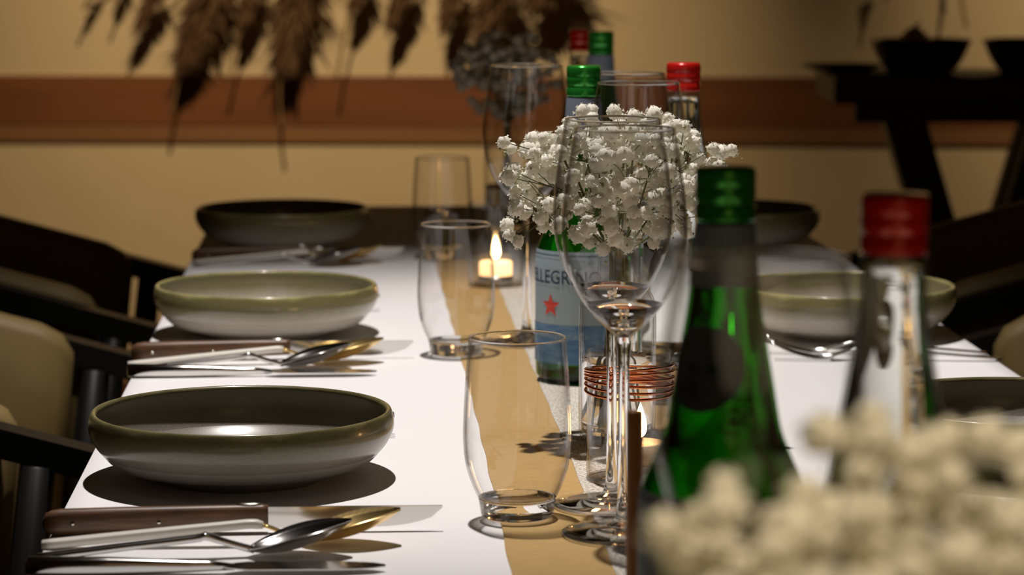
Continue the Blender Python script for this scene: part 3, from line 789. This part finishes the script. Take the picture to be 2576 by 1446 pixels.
# ---------------------------------------------------------------- armchairs
def armchair(x, y, rz, label):
    # local frame: +x faces the table; arm fronts at x = 0, back at x = -0.52
    t = thing('armchair', label, 'chair', (x, y, 0), rz, 'black and tan armchairs at the table')
    W2 = 0.275
    def armz(xx): return 0.685 + (-xx) * 0.27 if xx > -0.3 else 0.766 + (-xx - 0.3) * 0.35
    for s in (-1, 1):
        pts = [(xx, s * W2, armz(xx) - 0.011) for xx in (0.0, -0.06, -0.12, -0.2, -0.3, -0.4, -0.5)]
        V, Fc = [], []
        for (xx, yy, zz) in pts:
            V += [(xx, yy - 0.017, zz - 0.016), (xx, yy + 0.017, zz - 0.016), (xx, yy + 0.017, zz + 0.011), (xx, yy - 0.017, zz + 0.011)]
        for i in range(len(pts) - 1):
            o = 4 * i
            for k in range(4):
                k2 = (k + 1) % 4; Fc.append((o + k, o + k2, o + 4 + k2, o + 4 + k))
        Fc += [(3, 2, 1, 0), (4 * len(pts) - 4, 4 * len(pts) - 3, 4 * len(pts) - 2, 4 * len(pts) - 1)]
        mobj('arm_rail', V, Fc, M_chair, t, False)
        # upholstery: thin outer panel below the rail, thick rounded padding inside it
        def slab(yc, hw_, dz, x_front):
            V, Fc = [], []
            xs = [x_front, x_front - 0.012, x_front - 0.035, -0.2, -0.3, -0.4, -0.485]
            for q, xx in enumerate(xs):
                zt = armz(xx) + dz - (0.022, 0.006, 0, 0, 0, 0, 0)[q]; w = hw_ * (0.45, 0.85, 1, 1, 1, 1, 1)[q]; lean = 0.03 if q < 3 else 0
                V += [(xx - lean, yc - w, 0.40), (xx - lean, yc + w, 0.40), (xx, yc + w, zt - 0.012), (xx, yc + w * 0.6, zt), (xx, yc - w * 0.6, zt), (xx, yc - w, zt - 0.012)]
            for i in range(len(xs) - 1):
                o = 6 * i
                for k in range(6):
                    k2 = (k + 1) % 6; Fc.append((o + k, o + k2, o + 6 + k2, o + 6 + k))
            Fc += [(5, 4, 3, 2, 1, 0), tuple(range(6 * len(xs) - 6, 6 * len(xs)))]
            return V, Fc
        mobj('arm_panel', *slab(s * W2, 0.013, -0.030, -0.155), M_tan, t)
        mobj('arm_padding', *slab(s * (W2 - 0.038), 0.020, 0.013, -0.075), M_tan, t)
        # front leg rises to carry the rail; rear leg splays back
        mobj('leg', *tube([(-0.055, s * W2, armz(-0.055) - 0.026), (-0.085, s * W2, 0.42), (-0.065, s * W2, 0.0)], [(0.016, 0.026), (0.017, 0.024), (0.013, 0.013)], 8), M_chair, t)
        mobj('leg', *tube([(-0.46, s * (W2 - 0.01), 0.42), (-0.53, s * (W2 - 0.01), 0.0)], [(0.02, 0.02), (0.013, 0.013)], 8), M_chair, t)
    mobj('seat_cushion', *box(-0.50, -0.02, -W2 + 0.06, W2 - 0.06, 0.38, 0.48, 0.025), M_tan, t, False)
    mobj('backrest', *box(-0.56, -0.49, -W2 - 0.01, W2 + 0.01, 0.38, 0.86, 0.03), M_tan, t, False)
    mobj('back_rail', *box(-0.565, -0.485, -W2 - 0.017, W2 + 0.017, 0.845, 0.875, 0.008), M_chair, t, False)
    return t
rowY = [B1.location.y, B2.location.y, B3.location.y]
AX = TX0 - 0.028; BX = TX1 + 0.028
armchair(AX, rowY[1] + 0.01, 0, 'black framed tan armchair tucked in at the second left bowl')
armchair(AX, rowY[2] + 0.02, 0, 'black framed tan armchair tucked in at the dark far left bowl')
armchair(BX, rowY[1] + 0.01, math.pi, 'black framed tan armchair behind the near red-capped bottle on the right')
armchair(BX, rowY[2] + 0.02, math.pi, 'black framed tan armchair beside the dark far right bowl')

# ---------------------------------------------------------------- side console with black bowls
CD = 5.15; CZ = 0.885
c0 = gd(2330, CD, CZ)
con = thing('trestle_console', 'black side table with slanted trestle legs against the back wall', 'table', (c0.x, c0.y, 0), -YAW)
PX = CD / F                                  # metres per photo pixel at the console
mobj('top_board', *box(-255 * PX, 620 * PX, -0.15, 0.17, CZ - 0.05, CZ, 0.004), M_console, con, False)
mobj('front_rail', *box(-200 * PX, 560 * PX, -0.13, -0.10, CZ - 0.085, CZ - 0.0502), M_console, con, False)
def leg_bar(xt, xb, y, w, zt, zb):
    V = []
    for x, z in ((xt, zt), (xb, zb)):
        V += [(x - w / 2, y - 0.025, z), (x + w / 2, y - 0.025, z), (x + w / 2, y + 0.025, z), (x - w / 2, y + 0.025, z)]
    return V, [(0, 1, 2, 3), (7, 6, 5, 4), (0, 4, 5, 1), (1, 5, 6, 2), (2, 6, 7, 3), (3, 7, 4, 0)]
zt = CZ - 0.051
for y in (-0.09, 0.11):
    k = 0.0 if y < 0 else 0.02
    mobj('trestle_leg', *leg_bar(-85 * PX + k, 265 * PX + k, y, 0.078, zt, 0.0), M_console, con, False)
    mobj('trestle_leg', *leg_bar(315 * PX + k, 0 * PX + k, y + 0.052, 0.066, zt, 0.0), M_console, con, False)
cb = crom([(0.0, 0.0), (0.050, 0.0), (0.062, 0.004), (0.078, 0.026), (0.092, 0.058), (0.089, 0.0595), (0.074, 0.028), (0.055, 0.009), (0.0, 0.007)], 4)
for px, lb in ((2315, 'wide black bowl holding a brown gourd on the side table'), (2598, 'black bowl at the right end of the side table, cut by the picture edge')):
    p = gd(px, CD - 0.02, CZ)
    tag(mobj('serving_bowl', *rev(cb, seg=64), M_blackglaze, loc=(p.x, p.y, CZ + 0.0005)), lb, 'bowl', 'black bowls on the side table')
    if px < 2500:
        g = thing('dried_gourd', 'brown pointed gourd lying in the black bowl on the side table', 'gourd', (p.x - 0.012, p.y, CZ + 0.020))
        V, Fc = lathe(crom([(0.0, 0.0), (0.026, 0.006), (0.040, 0.024), (0.032, 0.042), (0.019, 0.054), (0.012, 0.062), (0.0, 0.066)], 4), 32)
        V = [(x * (1 + 0.07 * math.cos(6 * math.atan2(y, x))), y * (1 + 0.07 * math.cos(6 * math.atan2(y, x))), z) for x, y, z in V]
        mobj('body', V, Fc, M_orange, g)
        mobj('stalk', *tube([(0, 0, 0.064), (0.004, 0, 0.070), (0.010, 0, 0.073)], [0.004, 0.003, 0.002], 8), M_plumest, g)
p = gd(2118, CD, CZ)
tray = mobj('serving_plate', *rev(crom([(0.0, 0.0), (0.045, 0.0), (0.055, 0.003), (0.075, 0.013), (0.073, 0.0145), (0.05, 0.006), (0.0, 0.005)], 3), seg=48), M_blackglaze, loc=(p.x, p.y, CZ + 0.0005))
tag(tray, 'flat black plate at the left end of the side table', 'plate')

# ---------------------------------------------------------------- dark plume shapes hanging before the back wall
def wall_pt(px, py, gap):
    # point in front of the wall: intersection of the pixel ray with a plane parallel to the wall
    n = Vector((math.sin(WA), -math.cos(WA), 0)); o = Vector((wc.x, wc.y, 0)) + n * gap
    d = ray(px, py); c = Vector((0, 0, CAMZ)); t_ = (o - c).dot(n) / d.dot(n)
    return c + d * t_
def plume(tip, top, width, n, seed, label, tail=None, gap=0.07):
    # hanging plume shape: stalk from the ceiling to 'top', feathery fibres from top down to tip
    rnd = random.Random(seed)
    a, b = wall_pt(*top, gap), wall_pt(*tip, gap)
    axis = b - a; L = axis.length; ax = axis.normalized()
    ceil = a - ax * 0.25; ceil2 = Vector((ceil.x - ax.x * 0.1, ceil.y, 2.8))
    t = thing('dark_plume_shape', label, 'dried plant', (ceil2.x, ceil2.y, 2.8), 0, 'dark plume shapes hanging along the back wall')
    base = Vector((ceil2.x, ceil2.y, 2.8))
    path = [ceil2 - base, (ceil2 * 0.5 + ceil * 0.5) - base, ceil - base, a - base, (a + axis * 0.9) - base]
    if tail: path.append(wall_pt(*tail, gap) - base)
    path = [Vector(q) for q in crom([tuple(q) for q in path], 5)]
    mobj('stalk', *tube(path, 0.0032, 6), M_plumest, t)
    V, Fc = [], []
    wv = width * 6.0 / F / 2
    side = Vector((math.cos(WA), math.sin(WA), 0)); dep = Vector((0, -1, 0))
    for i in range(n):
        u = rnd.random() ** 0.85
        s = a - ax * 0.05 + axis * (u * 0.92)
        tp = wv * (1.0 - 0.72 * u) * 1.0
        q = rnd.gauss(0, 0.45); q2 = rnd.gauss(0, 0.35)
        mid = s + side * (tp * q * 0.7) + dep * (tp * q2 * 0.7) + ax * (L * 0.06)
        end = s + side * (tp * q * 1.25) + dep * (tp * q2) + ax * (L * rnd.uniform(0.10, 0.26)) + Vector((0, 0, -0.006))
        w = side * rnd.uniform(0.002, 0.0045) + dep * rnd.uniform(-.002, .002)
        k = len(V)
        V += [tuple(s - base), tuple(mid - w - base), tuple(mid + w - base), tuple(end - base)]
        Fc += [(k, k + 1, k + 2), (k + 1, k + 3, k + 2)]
    tag(mobj('plume_fibres', V, Fc, M_plume, t, False), 'feathery brown fibres', kind='stuff')
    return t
plume((205, 32), (240, -40), 55, 120, 1, 'small dark plume-shaped tip farthest left on the back wall')
plume((285, 22), (310, -50), 60, 120, 2, 'short dark plume shape second from the left on the back wall')
plume((325, 110), (395, -20), 105, 420, 3, 'forked dark plume shape ending above the left part of the wooden wall band')
plume((448, 205), (545, -40), 190, 1500, 4, 'big bushy dark plume shape tapering down to the wooden wall band', tail=(432, 290))
plume((597, 108), (640, -30), 110, 560, 5, 'medium dark plume shape between the two biggest plumes', tail=(576, 205))
plume((700, 225), (760, -60), 190, 1300, 6, 'longest dark plume shape crossing the wooden wall band', tail=(712, 330))
plume((868, 75), (905, -40), 95, 420, 7, 'dark plume shape with a thin trailing stalk right of the longest plume', tail=(846, 205))
plume((965, 112), (1015, -30), 90, 620, 8, 'slim pointed dark plume shape right of the trailing stalk')
plume((1103, 115), (1140, -30), 100, 420, 9, 'ragged dark plume shape above the far white flowers')
plume((1195, 150), (1260, -20), 170, 900, 10, 'wide dark plume shape above the lone wine glass')
plume((1330, 70), (1390, -50), 240, 900, 12, 'broad dark plume shape above the far bottle caps')
plume((2228, 12), (2236, -40), 40, 80, 13, 'tiny dark plume-shaped tip above the side table')
plume((2418, 5), (2425, -60), 24, 40, 14, 'thin dark stalk at the upper right corner', tail=(2432, 70))
